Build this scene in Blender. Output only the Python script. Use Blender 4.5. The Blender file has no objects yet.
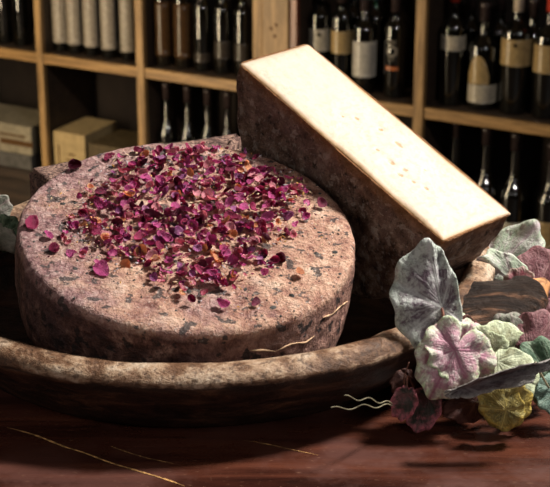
import bpy, bmesh, math, random
from mathutils import Vector, Matrix, noise, Quaternion
PI = math.pi
S = bpy.context.scene
COL = S.collection
rnd = random.Random(7)

# ------------------------------------------------------------------ camera
F = 1600.0; CAM = Vector((0, -1.25, .548)); PITCH = .3654
cd = bpy.data.cameras.new('camera'); cam = bpy.data.objects.new('camera', cd); COL.objects.link(cam)
cam.location = CAM; cam.rotation_euler = (PI/2 - PITCH, 0, 0)
cd.sensor_width = 36; cd.lens = F/550*36; cd.clip_start = .05; cd.clip_end = 40
cd.dof.use_dof = True; cd.dof.focus_distance = 1.30; cd.dof.aperture_fstop = 23
S.camera = cam
S.view_settings.view_transform = 'Standard'; S.view_settings.look = 'None'
S.view_settings.gamma = 1; S.view_settings.exposure = 0
S.view_settings.use_curve_mapping = False

def ray(x, y):
    u = (x-275)/F; v = (243.5-y)/F; c, s = math.cos(PITCH), math.sin(PITCH)
    return Vector((u, c+v*s, -s+v*c))
def at(x, y, Y):
    r = ray(x, y); return CAM + r*((Y-CAM.y)/r.y)

# ------------------------------------------------------------------ helpers
def tag(o, label=None, cat=None, group=None, kind=None):
    if label: o['label'] = label
    if cat: o['category'] = cat
    if group: o['group'] = group
    if kind: o['kind'] = kind
    return o
def empty(name, loc=(0, 0, 0), rot=None):
    o = bpy.data.objects.new(name, None); COL.objects.link(o); o.location = loc
    o.empty_display_size = .02
    if rot is not None: o.rotation_euler = rot
    return o
def obj(name, bm, mat, parent=None, smooth=True):
    me = bpy.data.meshes.new(name)
    bmesh.ops.recalc_face_normals(bm, faces=bm.faces[:])
    bm.to_mesh(me); bm.free()
    if smooth: me.polygons.foreach_set('use_smooth', [True]*len(me.polygons))
    for m in (mat if isinstance(mat, (list, tuple)) else [mat]): me.materials.append(m)
    o = bpy.data.objects.new(name, me); COL.objects.link(o)
    if parent: o.parent = parent
    return o
def add_box(bm, x0, x1, y0, y1, z0, z1, bevel=0.0):
    r = bmesh.ops.create_cube(bm, size=1)
    vs = r['verts']
    bmesh.ops.scale(bm, vec=(x1-x0, y1-y0, z1-z0), verts=vs)
    bmesh.ops.translate(bm, vec=((x0+x1)/2, (y0+y1)/2, (z0+z1)/2), verts=vs)
    if bevel:
        es = list({e for v in vs for e in v.link_edges})
        bmesh.ops.bevel(bm, geom=es, offset=bevel, segments=2, affect='EDGES', profile=.5)
def box(name, mat, parent, *a, bevel=0.002):
    bm = bmesh.new(); add_box(bm, *a, bevel=bevel); return obj(name, bm, mat, parent, smooth=False)
def lathe(bm, prof, seg=48, disp=None, a0=0, a1=2*PI, closed_profile=False):
    full = abs(a1-a0-2*PI) < 1e-6
    n = seg if full else seg+1
    rings = []
    for k in range(n):
        a = a0+(a1-a0)*k/seg; row = []
        for (r, z) in prof:
            if full and abs(r) < 1e-7 and k > 0: row.append(rings[0][len(row)]); continue
            p = Vector((r*math.cos(a), r*math.sin(a), z))
            if disp: p = disp(p)
            row.append(bm.verts.new(p))
        rings.append(row)
    for k in range(seg):
        A = rings[k]; B = rings[(k+1) % n]
        m = len(prof)
        for j in range(m if closed_profile else m-1):
            q = [A[j], B[j], B[(j+1) % m], A[(j+1) % m]]
            u = []
            for v in q:
                if v not in u: u.append(v)
            if len(u) > 2:
                try: bm.faces.new(u)
                except ValueError: pass
    return rings
def add_tube(bm, pts, rad, seg=8):
    pts = [Vector(p) for p in pts]; rings = []
    n = len(pts); up = Vector((.13, .2, 1)).normalized()
    for i, p in enumerate(pts):
        t = (pts[min(i+1, n-1)]-pts[max(i-1, 0)]).normalized()
        s = t.cross(up).normalized(); w = s.cross(t).normalized()
        r = rad(i/(n-1)) if callable(rad) else rad
        rings.append([bm.verts.new(p+s*(r*math.cos(2*PI*k/seg))+w*(r*math.sin(2*PI*k/seg))) for k in range(seg)])
    for i in range(n-1):
        for k in range(seg):
            bm.faces.new([rings[i][k], rings[i][(k+1) % seg], rings[i+1][(k+1) % seg], rings[i+1][k]])
    bm.faces.new(rings[0][::-1]); bm.faces.new(rings[-1])
def resample(prof, step):
    out = [prof[0]]
    for a, b in zip(prof, prof[1:]):
        d = math.hypot(b[0]-a[0], b[1]-a[1]); n = max(1, int(round(d/step)))
        for i in range(1, n+1): out.append((a[0]+(b[0]-a[0])*i/n, a[1]+(b[1]-a[1])*i/n))
    return out
def catmull(pts, n=8):
    P = [Vector(p) for p in pts]; P = [2*P[0]-P[1]]+P+[2*P[-1]-P[-2]]; out = []
    for i in range(1, len(P)-2):
        for k in range(n):
            t = k/n
            out.append(.5*((2*P[i])+(-P[i-1]+P[i+1])*t+(2*P[i-1]-5*P[i]+4*P[i+1]-P[i+2])*t*t+(-P[i-1]+3*P[i]-3*P[i+1]+P[i+2])*t**3))
    out.append(P[-2]); return out

# ------------------------------------------------------------------ materials
class NT:
    def __init__(s, name):
        s.m = bpy.data.materials.new(name); s.m.use_nodes = True; s.t = s.m.node_tree; s.n = s.t.nodes
        s.p = s.n['Principled BSDF']; s.co = s.n.new('ShaderNodeTexCoord')
    def link(s, a, b): s.t.links.new(a, b)
    def noise(s, scale, detail=6, rough=.6, vec=None, dist=0):
        k = s.n.new('ShaderNodeTexNoise'); k.inputs['Scale'].default_value = scale
        k.inputs['Detail'].default_value = detail; k.inputs['Roughness'].default_value = rough
        k.inputs['Distortion'].default_value = dist
        s.link(vec if vec is not None else s.co.outputs['Object'], k.inputs['Vector'])
        r = s.n.new('ShaderNodeMapRange'); r.inputs[1].default_value = .30; r.inputs[2].default_value = .70
        s.link(k.outputs['Fac'], r.inputs[0]); return r.outputs[0]
    def voro(s, scale, vec=None, out='Distance', rnd=1):
        k = s.n.new('ShaderNodeTexVoronoi'); k.inputs['Scale'].default_value = scale; k.inputs['Randomness'].default_value = rnd
        s.link(vec if vec is not None else s.co.outputs['Object'], k.inputs['Vector']); return k.outputs[out]
    def map(s, scale=(1, 1, 1), loc=(0, 0, 0), rot=(0, 0, 0)):
        k = s.n.new('ShaderNodeMapping'); k.inputs['Scale'].default_value = scale; k.inputs['Location'].default_value = loc; k.inputs['Rotation'].default_value = rot
        s.link(s.co.outputs['Object'], k.inputs['Vector']); return k.outputs[0]
    def ramp(s, fac, stops):
        k = s.n.new('ShaderNodeValToRGB'); e = k.color_ramp.elements
        while len(e) < len(stops): e.new(.5)
        for q, (p, c) in zip(e, stops):
            q.position = p; q.color = (*c, 1) if isinstance(c, tuple) else (c, c, c, 1)
        s.link(fac, k.inputs['Fac']); return k.outputs['Color']
    def mix(s, fac, a, b, mode='MIX'):
        k = s.n.new('ShaderNodeMix'); k.data_type = 'RGBA'; k.blend_type = mode
        for i, v in ((0, fac), (6, a), (7, b)):
            if isinstance(v, (int, float)): k.inputs[i].default_value = v
            elif isinstance(v, tuple): k.inputs[i].default_value = (*v, 1)
            else: s.link(v, k.inputs[i])
        return k.outputs[2]
    def math(s, op, a, b=0.0, clamp=False):
        k = s.n.new('ShaderNodeMath'); k.operation = op; k.use_clamp = clamp
        for i, v in ((0, a), (1, b)):
            if isinstance(v, (int, float)): k.inputs[i].default_value = v
            else: s.link(v, k.inputs[i])
        return k.outputs[0]
    def sep(s):
        k = s.n.new('ShaderNodeSeparateXYZ'); s.link(s.co.outputs['Object'], k.inputs[0]); return k.outputs
    def attr(s, name):
        k = s.n.new('ShaderNodeAttribute'); k.attribute_name = name; return k.outputs['Fac']
    def bump(s, h, strength=.5, dist=.002):
        k = s.n.new('ShaderNodeBump'); k.inputs['Strength'].default_value = strength; k.inputs['Distance'].default_value = dist
        s.link(h, k.inputs['Height']); s.link(k.outputs[0], s.p.inputs['Normal'])
    def out(s, col=None, rough=.5, spec=None, metal=None, coat=None, sss=None):
        if col is not None:
            if isinstance(col, tuple): s.p.inputs['Base Color'].default_value = (*col, 1)
            else: s.link(col, s.p.inputs['Base Color'])
        if isinstance(rough, (int, float)): s.p.inputs['Roughness'].default_value = rough
        else: s.link(rough, s.p.inputs['Roughness'])
        if spec is not None: s.p.inputs['Specular IOR Level'].default_value = spec
        if metal is not None: s.p.inputs['Metallic'].default_value = metal
        if coat is not None: s.p.inputs['Coat Weight'].default_value = coat
        if sss is not None:
            s.p.inputs['Subsurface Weight'].default_value = sss; s.p.inputs['Subsurface Radius'].default_value = (.01, .006, .003); s.p.inputs['Subsurface Scale'].default_value = .6
        return s.m

def flat(name, c, rough=.5, spec=.5, var=.15, scale=60):
    k = NT(name); n = k.noise(scale, 4)
    d = tuple(x*(1-var) for x in c); l = tuple(min(1, x*(1+var)) for x in c)
    return k.out(k.ramp(n, [(.3, d), (.7, l)]), rough, spec)

def m_wood(name, c0, c1, grain=(2, 30, 30), rough=.5, bump=.15, scale=1.0):
    k = NT(name); v = k.map(grain)
    n = k.noise(3*scale, 8, .65, v, .4); n2 = k.noise(25*scale, 3, .5, v)
    f = k.math('ADD', k.math('MULTIPLY', n, .8), k.math('MULTIPLY', n2, .2))
    k.bump(f, bump, .002)
    return k.out(k.ramp(f, [(.32, c0), (.68, c1)]), rough)

# table: dark red-brown lacquered wood, worn
k = NT('table_lacquer'); v = k.map((1.2, 14, 14), rot=(0, 0, .25))
n1 = k.noise(3.0, 8, .65, v, .5); n2 = k.noise(9, 6, .7); n3 = k.noise(160, 2, .5, k.map((1, 4, 4), rot=(0, 0, .25)))
c = k.ramp(n1, [(.1, (.022, .007, .005)), (.45, (.06, .018, .011)), (.9, (.13, .042, .024))])
c = k.mix(k.ramp(n2, [(.45, 0.0), (.75, .55)]), c, (.12, .05, .04))
c = k.mix(k.ramp(n3, [(.93, 0.0), (1.0, .35)]), c, (.3, .16, .1))
k.bump(k.math('ADD', n1, k.math('MULTIPLY', n3, .4)), .25, .0015)
M_TABLE = k.out(c, k.ramp(n2, [(.3, .22), (.7, .42)]), .4)

# tray
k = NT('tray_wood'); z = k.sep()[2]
v = k.map((7, 7, 26))
n1 = k.noise(3.2, 8, .7, v, .6); n2 = k.noise(38, 6, .7); n3 = k.noise(220, 3, .6)
dark = k.ramp(n1, [(.3, (.018, .009, .006)), (.55, (.05, .024, .015)), (.8, (.12, .058, .032))])
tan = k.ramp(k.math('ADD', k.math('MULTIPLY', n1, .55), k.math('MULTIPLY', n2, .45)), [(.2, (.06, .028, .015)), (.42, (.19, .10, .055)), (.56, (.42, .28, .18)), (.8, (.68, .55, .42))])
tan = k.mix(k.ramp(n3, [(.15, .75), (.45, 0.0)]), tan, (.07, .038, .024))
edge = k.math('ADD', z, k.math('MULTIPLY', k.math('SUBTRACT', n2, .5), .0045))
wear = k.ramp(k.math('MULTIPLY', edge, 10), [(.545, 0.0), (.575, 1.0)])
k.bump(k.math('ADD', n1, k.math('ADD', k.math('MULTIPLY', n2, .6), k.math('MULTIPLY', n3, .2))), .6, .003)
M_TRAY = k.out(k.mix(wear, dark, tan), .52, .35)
k = NT('handle_wood'); n1 = k.noise(4, 8, .7, k.map((3, 16, 16)), .8); n2 = k.noise(40, 6, .7)
c = k.ramp(n1, [(.3, (.014, .008, .006)), (.62, (.04, .022, .014)), (.78, (.16, .08, .045)), (.95, (.36, .20, .12))])
k.bump(k.math('ADD', n1, n2), .8, .005); M_HANDLE = k.out(c, .5, .35)
M_BROKEN = flat('broken_wood', (.48, .23, .10), .7, .3, .5, 150)

def rind(name, wheel):
    k = NT(name); xyz = k.sep(); z = xyz[2]
    n1 = k.noise(14, 8, .7, dist=.5); n2 = k.noise(55, 6, .72); n3 = k.noise(150, 5, .7)
    n4 = k.noise(330, 3, .7); sp = k.noise(95, 3, .55, k.map((1, 1, 1), (3, 5, 1)))
    if wheel:
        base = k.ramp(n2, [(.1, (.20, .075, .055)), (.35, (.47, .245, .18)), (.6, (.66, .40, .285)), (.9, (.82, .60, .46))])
        mauve = k.ramp(n3, [(.15, (.11, .055, .07)), (.5, (.36, .20, .21)), (.85, (.62, .44, .42))])
        # greyer tone towards the left of the top
        left = k.math('ADD', k.math('MULTIPLY', xyz[0], -2.4), k.math('MULTIPLY', n1, .9))
        top = k.mix(k.ramp(left, [(.35, 0.0), (.75, .85)]), base, mauve)
        top = k.mix(k.ramp(n4, [(.12, .6), (.34, 0.0)]), top, (.20, .12, .105))
        top = k.mix(k.ramp(sp, [(.74, 0.0), (.80, .88)]), top, (.07, .06, .06))
        top = k.mix(k.ramp(n4, [(.72, 0.0), (.95, .5)]), top, (.85, .74, .66))
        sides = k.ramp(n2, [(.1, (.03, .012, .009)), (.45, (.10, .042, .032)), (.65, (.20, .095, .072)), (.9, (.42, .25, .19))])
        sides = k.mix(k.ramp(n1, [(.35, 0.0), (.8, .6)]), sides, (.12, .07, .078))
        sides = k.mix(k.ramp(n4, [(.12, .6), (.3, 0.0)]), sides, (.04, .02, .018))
        right = k.math('ADD', k.math('MULTIPLY', xyz[0], 4.5), k.math('MULTIPLY', n1, .6))  # pinker right side: partly rind colour, partly the light there painted in
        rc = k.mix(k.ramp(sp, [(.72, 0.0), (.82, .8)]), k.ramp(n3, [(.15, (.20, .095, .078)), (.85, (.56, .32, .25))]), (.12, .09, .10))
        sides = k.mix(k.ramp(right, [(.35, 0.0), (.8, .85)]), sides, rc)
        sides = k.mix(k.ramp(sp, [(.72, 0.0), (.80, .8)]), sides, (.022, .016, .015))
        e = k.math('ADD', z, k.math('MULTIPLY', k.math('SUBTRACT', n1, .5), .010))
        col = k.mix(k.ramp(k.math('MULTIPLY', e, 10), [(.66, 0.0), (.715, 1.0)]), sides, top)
    else:
        col = k.ramp(n2, [(.1, (.05, .026, .017)), (.4, (.19, .105, .068)), (.62, (.34, .215, .15)), (.9, (.62, .46, .36))])
        col = k.mix(k.ramp(n1, [(.4, 0.0), (.85, .7)]), col, (.32, .205, .18))
        col = k.mix(k.ramp(n3, [(.15, .8), (.38, 0.0)]), col, (.03, .017, .012))
        col = k.mix(k.ramp(n4, [(.70, 0.0), (.9, .6)]), col, (.55, .44, .37))
        col = k.mix(k.ramp(sp, [(.70, 0.0), (.80, .55)]), col, (.62, .52, .45))
        z2 = k.math('ADD', z, k.math('MULTIPLY', k.math('SUBTRACT', n2, .5), .006))
        col = k.mix(k.ramp(k.math('ADD', k.math('MULTIPLY', z2, 20), 1), [(.76, 0.0), (.98, .8)]), col, (.40, .17, .05))
    h = k.math('ADD', k.math('MULTIPLY', n2, .8), k.math('ADD', k.math('MULTIPLY', n3, .6), k.math('MULTIPLY', n4, .25)))
    k.bump(h, 1.0, .003 if wheel else .006)
    return k.out(col, .62, .35)
M_RIND = rind('flower_cheese_rind', True)
M_RIND2 = rind('brown_cheese_rind', False)
k = NT('slab_rind'); n2 = k.noise(60, 6, .7); n4 = k.noise(300, 3, .7)
c = k.ramp(n2, [(.28, (.12, .07, .06)), (.5, (.32, .19, .155)), (.75, (.48, .31, .24))])
c = k.mix(k.ramp(n4, [(.36, .8), (.46, 0.0)]), c, (.05, .03, .03)); k.bump(k.math('ADD', n2, n4), .8, .003)
M_SLAB = k.out(c, .65, .3)

# cut paste, darker towards the rind, a few openings
k = NT('cheese_paste'); X, Y, Z = k.sep()
n1 = k.noise(20, 5, .6); n2 = k.noise(170, 4, .6); n3 = k.noise(9, 3, .5)
hw, ht = .1278, .0785
dx = k.math('SUBTRACT', hw, k.math('ABSOLUTE', X))
dy = k.math('SUBTRACT', ht/2, k.math('ABSOLUTE', k.math('SUBTRACT', Y, ht/2)))
d = k.math('ADD', k.math('MINIMUM', dx, dy), k.math('MULTIPLY', k.math('SUBTRACT', n1, .5), .002))
c = k.ramp(k.math('MULTIPLY', d, 30), [(.03, (.30, .14, .05)), (.07, (.50, .33, .18)), (.16, (.62, .53, .42)), (.5, (.65, .60, .52))])
c = k.mix(k.ramp(n2, [(.60, 0.0), (.68, .28)]), c, (.58, .42, .26))
c = k.mix(k.ramp(n3, [(.5, 0.0), (.75, .5)]), c, (.65, .57, .46))
holes = [(.035, .030, .0035, .0018), (.020, .052, .004, .0015), (-.002, .052, .002, .0015), (.047, .034, .002, .002), (.050, .026, .0025, .0015),
         (.062, .030, .002, .001), (.073, .034, .0022, .001), (-.022, .043, .0022, .0014), (-.03, .034, .0014, .001), (.018, .03, .0018, .001), (.055, .05, .0015, .001)]
for (hx, hy, ra, rb) in holes:
    a = k.math('DIVIDE', k.math('SUBTRACT', X, hx), ra); b = k.math('DIVIDE', k.math('SUBTRACT', Y, hy), rb)
    q = k.math('ADD', k.math('MULTIPLY', a, a), k.math('MULTIPLY', b, b))
    q = k.math('ADD', q, k.math('MULTIPLY', k.math('SUBTRACT', n2, .5), 2.5))
    c = k.mix(k.ramp(k.math('MULTIPLY', q, .5), [(.3, .7), (.8, 0.0)]), c, (.48, .27, .10))
k.bump(k.math('ADD', n1, k.math('MULTIPLY', n2, .5)), .35, .002)
M_PASTE = k.out(c, .5, .35, sss=.15)

# ------------------------------------------------------------------ room shell
M_WALL = flat('wall_paint_dark', (.035, .02, .014), .85, .2, .2, 4)
M_CEIL = flat('ceiling_paint', (.12, .09, .07), .9, .2, .1, 3)
M_FLOOR = m_wood('floor_boards', (.012, .006, .005), (.03, .015, .01), (1, 12, 1), .5)
ZF = -1.45
def struct(name, mat, *a):
    o = box(name, mat, None, *a, bevel=0); o['kind'] = 'structure'; return o
struct('floor', M_FLOOR, -3.6, 3.6, -3.0, 6.2, ZF-.06, ZF)
struct('wall_back', M_WALL, -3.6, 3.6, 6.2, 6.3, ZF, 1.7)
struct('wall_left', M_WALL, -3.7, -3.6, -3.0, 6.2, ZF, 1.7)
struct('wall_right', M_WALL, 3.6, 3.7, -3.0, 6.2, ZF, 1.7)
struct('wall_front', M_WALL, -3.6, 3.6, -3.1, -3.0, ZF, 1.7)
struct('ceiling', M_CEIL, -3.6, 3.6, -3.0, 6.2, 1.7, 1.76)

# ------------------------------------------------------------------ table
T = tag(empty('table', (0, 0, ZF)), 'glossy dark red-brown wooden counter table under the tray', 'table')
def tchild(name, mat, *a, **kw):
    a = list(a); a[4] -= ZF; a[5] -= ZF
    return box(name, mat, T, *a, **kw)
TX, TY, TR = -.05, -.30, .545
bm = bmesh.new(); lathe(bm, [(0, -.04), (TR-.02, -.04), (TR-.006, -.037), (TR, -.028), (TR, -.010), (TR-.004, -.003), (TR-.012, 0), (TR*.6, 0), (0, 0)], 128)
bmesh.ops.translate(bm, vec=(TX, TY, -ZF), verts=bm.verts); obj('tabletop', bm, M_TABLE, T, smooth=False)
bm = bmesh.new(); lathe(bm, [(0, 0), (.30, 0), (.30, .02), (.24, .05), (.08, .09), (.05, .16), (.045, .5), (.06, .7), (.045, .9), (.05, 1.15), (.09, 1.34), (.16, 1.40), (.16, -.041-ZF), (0, -.041-ZF)], 48)
bmesh.ops.translate(bm, vec=(TX, TY, 0), verts=bm.verts); obj('pedestal', bm, M_TABLE, T)
M_SCR = flat('scratch_gold', (.60, .34, .13), .4, .5, .5, 300)
def strip(name, pts, w, mat=M_SCR):
    P = catmull(pts, 14); bm = bmesh.new(); n = len(P); prev = None
    for i, p in enumerate(P):
        t = (P[min(i+1, n-1)]-P[max(0, i-1)]).normalized(); s = Vector((-t.y, t.x, 0))
        ww = w*(.35+.9*abs(noise.noise(p*90)))*min(1, 6*min(i, n-1-i)/n+.1)
        row = [bm.verts.new(p+s*ww+Vector((0, 0, -ZF))), bm.verts.new(p-s*ww+Vector((0, 0, -ZF))), bm.verts.new(p+Vector((0, 0, ww*.5-ZF)))]
        if prev:
            bm.faces.new([prev[0], row[0], row[2], prev[2]]); bm.faces.new([prev[2], row[2], row[1], prev[1]])
        prev = row
    return tag(obj(name, bm, mat, T), 'thin golden scratch in the lacquer')
def tz(x, y, z=0.0003):
    r = ray(x, y); return CAM+r*((z-CAM.z)/r.z)
strip('scratch', [tz(6, 427), tz(35, 435), tz(63, 446), tz(85, 453), tz(109, 462), tz(135, 470), tz(162, 478), tz(185, 486)], .0015)
strip('scratch', [tz(242, 440), tz(262, 443), tz(285, 448), tz(318, 455)], .0006)
strip('scratch', [tz(110, 446), tz(140, 456), tz(175, 464)], .0005)

# ------------------------------------------------------------------ tray
TC = Vector((-.064, 0, .0004))
tray = tag(empty('wooden_tray', TC), 'large round dark wooden tray with worn tan rim and side handle', 'tray')
prof = [(0, 0), (.10, 0), (.196, 0), (.2034, .003), (.218, .018), (.233, .036), (.243, .050), (.2462, .0565), (.2455, .0600), (.241, .0640), (.235, .0662), (.229, .0665),
        (.2245, .0650), (.2215, .060), (.217, .045), (.209, .024), (.199, .0135), (.188, .0108), (.12, .0105), (0, .0105)]
prof = resample(prof, .006)
def tdisp(p):
    q = p*9; r = math.hypot(p.x, p.y)
    k_ = min(1, max(0, (r-.19)/.03))
    d = noise.noise(q)*.0022+noise.noise(p*45)*.0009+noise.noise(p*110)*.0005
    o = p.copy()
    an = math.degrees(math.atan2(p.y, p.x)) % 360
    if 75 < an < 215 and r > .1:
        sq = 1-.15*math.sin((an-75)/140*PI)**2*min(1, (r-.1)/.1); o.x *= sq; o.y *= sq
    if r > 1e-6: o += Vector((p.x/r, p.y/r, 0))*d*k_
    if p.z > .02: o.z += (noise.noise(p*14+Vector((9, 1, 2)))*.0016+noise.noise(p*70)*.0006)
    return o
bm = bmesh.new(); lathe(bm, prof, 300, tdisp)
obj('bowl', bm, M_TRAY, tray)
# side handle growing out of the rim
def loft(bm, secs, seg=20, rough=.0):
    rings = []
    for (c, ax, up, a, b) in secs:
        ax = Vector(ax).normalized(); c = Vector(c)
        side = ax.cross(Vector(up)).normalized(); w = side.cross(ax).normalized()
        R = []
        for j in range(seg):
            t = 2*PI*j/seg; ct, st = math.cos(t), math.sin(t)
            p = c+side*(a*math.copysign(abs(ct)**.75, ct))+w*(b*math.copysign(abs(st)**.75, st))
            p += (p-c).normalized()*(noise.noise(p*60)*rough+noise.noise(p*170)*rough*.4)
            R.append(bm.verts.new(p))
        rings.append(R)
    for A, B in zip(rings, rings[1:]):
        for j in range(seg): bm.faces.new([A[j], A[(j+1) % seg], B[(j+1) % seg], B[j]])
    bm.faces.new(rings[0][::-1]); bm.faces.new(rings[-1]); return rings
hp = [Vector((.142, -.104, .040)), Vector((.170, -.098, .048)), Vector((.184, -.091, .052)), Vector((.197, -.083, .056)), Vector((.207, -.077, .060))]
hw_ = [(.054, .025), (.045, .0205), (.033, .0165), (.020, .0135), (.0135, .0115)]
P = catmull(hp, 6); secs = []
for i, p in enumerate(P):
    u = i/6; j = min(int(u), 3); f = u-j
    a = hw_[j][0]*(1-f)+hw_[j+1][0]*f; b = hw_[j][1]*(1-f)+hw_[j+1][1]*f
    t = P[min(i+1, len(P)-1)]-P[max(i-1, 0)]
    secs.append((p-TC, t, (0, 0, 1), a, b))
bm = bmesh.new(); loft(bm, secs, 28, .0025)
hnd = obj('handle', bm, M_HANDLE, tray)
t = (P[-1]-P[-3]).normalized(); bm = bmesh.new()
loft(bm, [(P[-1]-TC+t*(-.001+.002*i), t, (0, 0, 1), .0128-.0012*i, .0105-.0011*i) for i in range(7)], 16, .003)
tag(obj('broken_end', bm, M_BROKEN, hnd), 'pale orange broken end of the handle')

# ------------------------------------------------------------------ cheese wheel with petals
tl, az, R, TH = .2503, .3229, .1300, .0761
WN = Vector((math.sin(tl)*math.sin(az), -math.sin(tl)*math.cos(az), math.cos(tl)))
WC = Vector((-.0667, -.0945, .1182))
e1 = Vector((0, 1, 0)).cross(WN).normalized(); e2 = WN.cross(e1)
WROT = Matrix((e1, e2, WN)).transposed()
WB = WC-WN*TH
wheel = tag(empty('round_cheese', WB, WROT.to_euler()), 'whole round cheese with mottled pink and mauve rind, tilted forward in the tray', 'cheese')
def arcp(cx, cz, r, a0, a1, n): return [(cx+r*math.cos(a0+(a1-a0)*i/n), cz+r*math.sin(a0+(a1-a0)*i/n)) for i in range(n+1)]
rr = .0065
prof = [(0, 0)]+arcp(R-.007-.001, .007, .007, -PI/2, 0, 4)+[(R+.0018, .03), (R+.0018, .045)]+arcp(R-rr, TH-rr, rr, 0, PI/2, 6)+[(R*.6, TH-.0002), (0, TH)]
prof = resample(prof, .0026)
def wdisp(p):
    r = math.hypot(p.x, p.y)
    d = noise.noise(p*11)*.0018+noise.noise(p*40)*.0008+noise.noise(p*120)*.0006+noise.noise(p*260)*.00035
    n = Vector((p.x, p.y, 0)).normalized() if r > R-.006 and p.z < TH-.004 else Vector((0, 0, 1 if p.z > .03 else 0))
    if p.z > TH-.01 and r > R-.012: n = (Vector((p.x, p.y, 0)).normalized()+Vector((0, 0, 1))).normalized()
    # soft horizontal press line in the side
    o = p+n*d
    if r > R-.004 and .01 < p.z < TH-.008:
        g = math.exp(-((p.z-.040-.006*noise.noise(p*12))/.0018)**2)*max(0, noise.noise(p*8+Vector((4, 4, 4)))+.25)*.0022
        o -= Vector((p.x, p.y, 0)).normalized()*g
    return o
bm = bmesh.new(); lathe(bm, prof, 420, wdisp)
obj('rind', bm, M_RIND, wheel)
# torn pale cracks in the side rind
M_CRACK = flat('crack_beige', (.62, .42, .26), .7, .3, .3, 200)
WI = WROT.transposed()
def wheel_side(x, y):
    o_ = WI@(CAM-WB); d_ = WI@ray(x, y); r_ = R+.0010
    a = d_.x**2+d_.y**2; b = 2*(o_.x*d_.x+o_.y*d_.y); c_ = o_.x**2+o_.y**2-r_*r_
    q = b*b-4*a*c_
    s_ = (-b-math.sqrt(max(0, q)))/(2*a); return o_+d_*s_
for pts, w in (([(249, 351), (262, 350), (275, 351), (286, 346), (296, 343), (305, 342), (314, 336)], .0007), ([(322, 318), (332, 314), (341, 306), (348, 301)], .0005)):
    Pc = catmull([wheel_side(*p) for p in pts], 6); bm = bmesh.new()
    Pc = [p+Vector((noise.noise(p*300), 0, noise.noise(p*300+Vector((5, 5, 5)))))*.0006 for p in Pc]
    add_tube(bm, Pc, lambda s, w=w: w*(.4+.9*abs(math.sin(s*9)))*(1 if .05 < s < .95 else .4), 6)
    tag(obj('rind_crack', bm, M_CRACK, wheel), 'pale torn line in the side of the rind')

def top_local(x, y):
    r = ray(x, y); s_ = (WC-CAM).dot(WN)/r.dot(WN); return WI@(CAM+r*s_-WB)
def pnpoly(x, y, poly):
    c = False; n = len(poly)
    for i in range(n):
        x0, y0 = poly[i]; x1, y1 = poly[i-1]
        if (y0 > y) != (y1 > y) and x < (x1-x0)*(y-y0)/(y1-y0)+x0: c = not c
    return c
HEAP = [top_local(*p) for p in [(58, 226), (88, 188), (112, 162), (150, 147), (235, 150), (290, 172), (326, 208), (300, 232), (280, 266), (246, 298), (190, 304), (150, 282), (108, 272), (66, 255)]]
HEAP = [(p.x, p.y) for p in HEAP]
CORE = [top_local(*p) for p in [(76, 226), (110, 186), (136, 160), (185, 152), (250, 163), (300, 192), (280, 228), (258, 264), (218, 290), (168, 278), (112, 254)]]
CORE = [(p.x, p.y) for p in CORE]
# dark herb flecks pressed in the top
M_FLECK = flat('fleck_dark', (.05, .048, .045), .7, .3, .6, 200)
bm = bmesh.new()
for i in range(430):
    a = rnd.uniform(0, 2*PI); r_ = R*math.sqrt(rnd.uniform(0, .94)); x, y = r_*math.cos(a), r_*math.sin(a)
    if pnpoly(x, y, CORE): continue
    if x < .01 and rnd.random() < .55: continue
    s_ = rnd.choice([.0006, .0009, .0012, .0016, .0026]); rot = rnd.uniform(0, PI); el = rnd.uniform(.4, 1)
    z0 = TH+noise.noise(Vector((x, y, TH))*11)*.0018-.0001
    vs = []
    for j in range(7):
        t = 2*PI*j/7; q = s_*(.7+rnd.random()*.5)
        px_, py_ = q*math.cos(t), q*el*math.sin(t)
        vs.append(bm.verts.new((x+px_*math.cos(rot)-py_*math.sin(rot), y+px_*math.sin(rot)+py_*math.cos(rot), z0)))
    c_ = bm.verts.new((x, y, z0+.0008+.0006*rnd.random()))
    for j in range(7): bm.faces.new([vs[j], vs[(j+1) % 7], c_])
tag(obj('herb_flecks', bm, M_FLECK, wheel), 'dark herb flecks pressed in the rind', kind='stuff')

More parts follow.
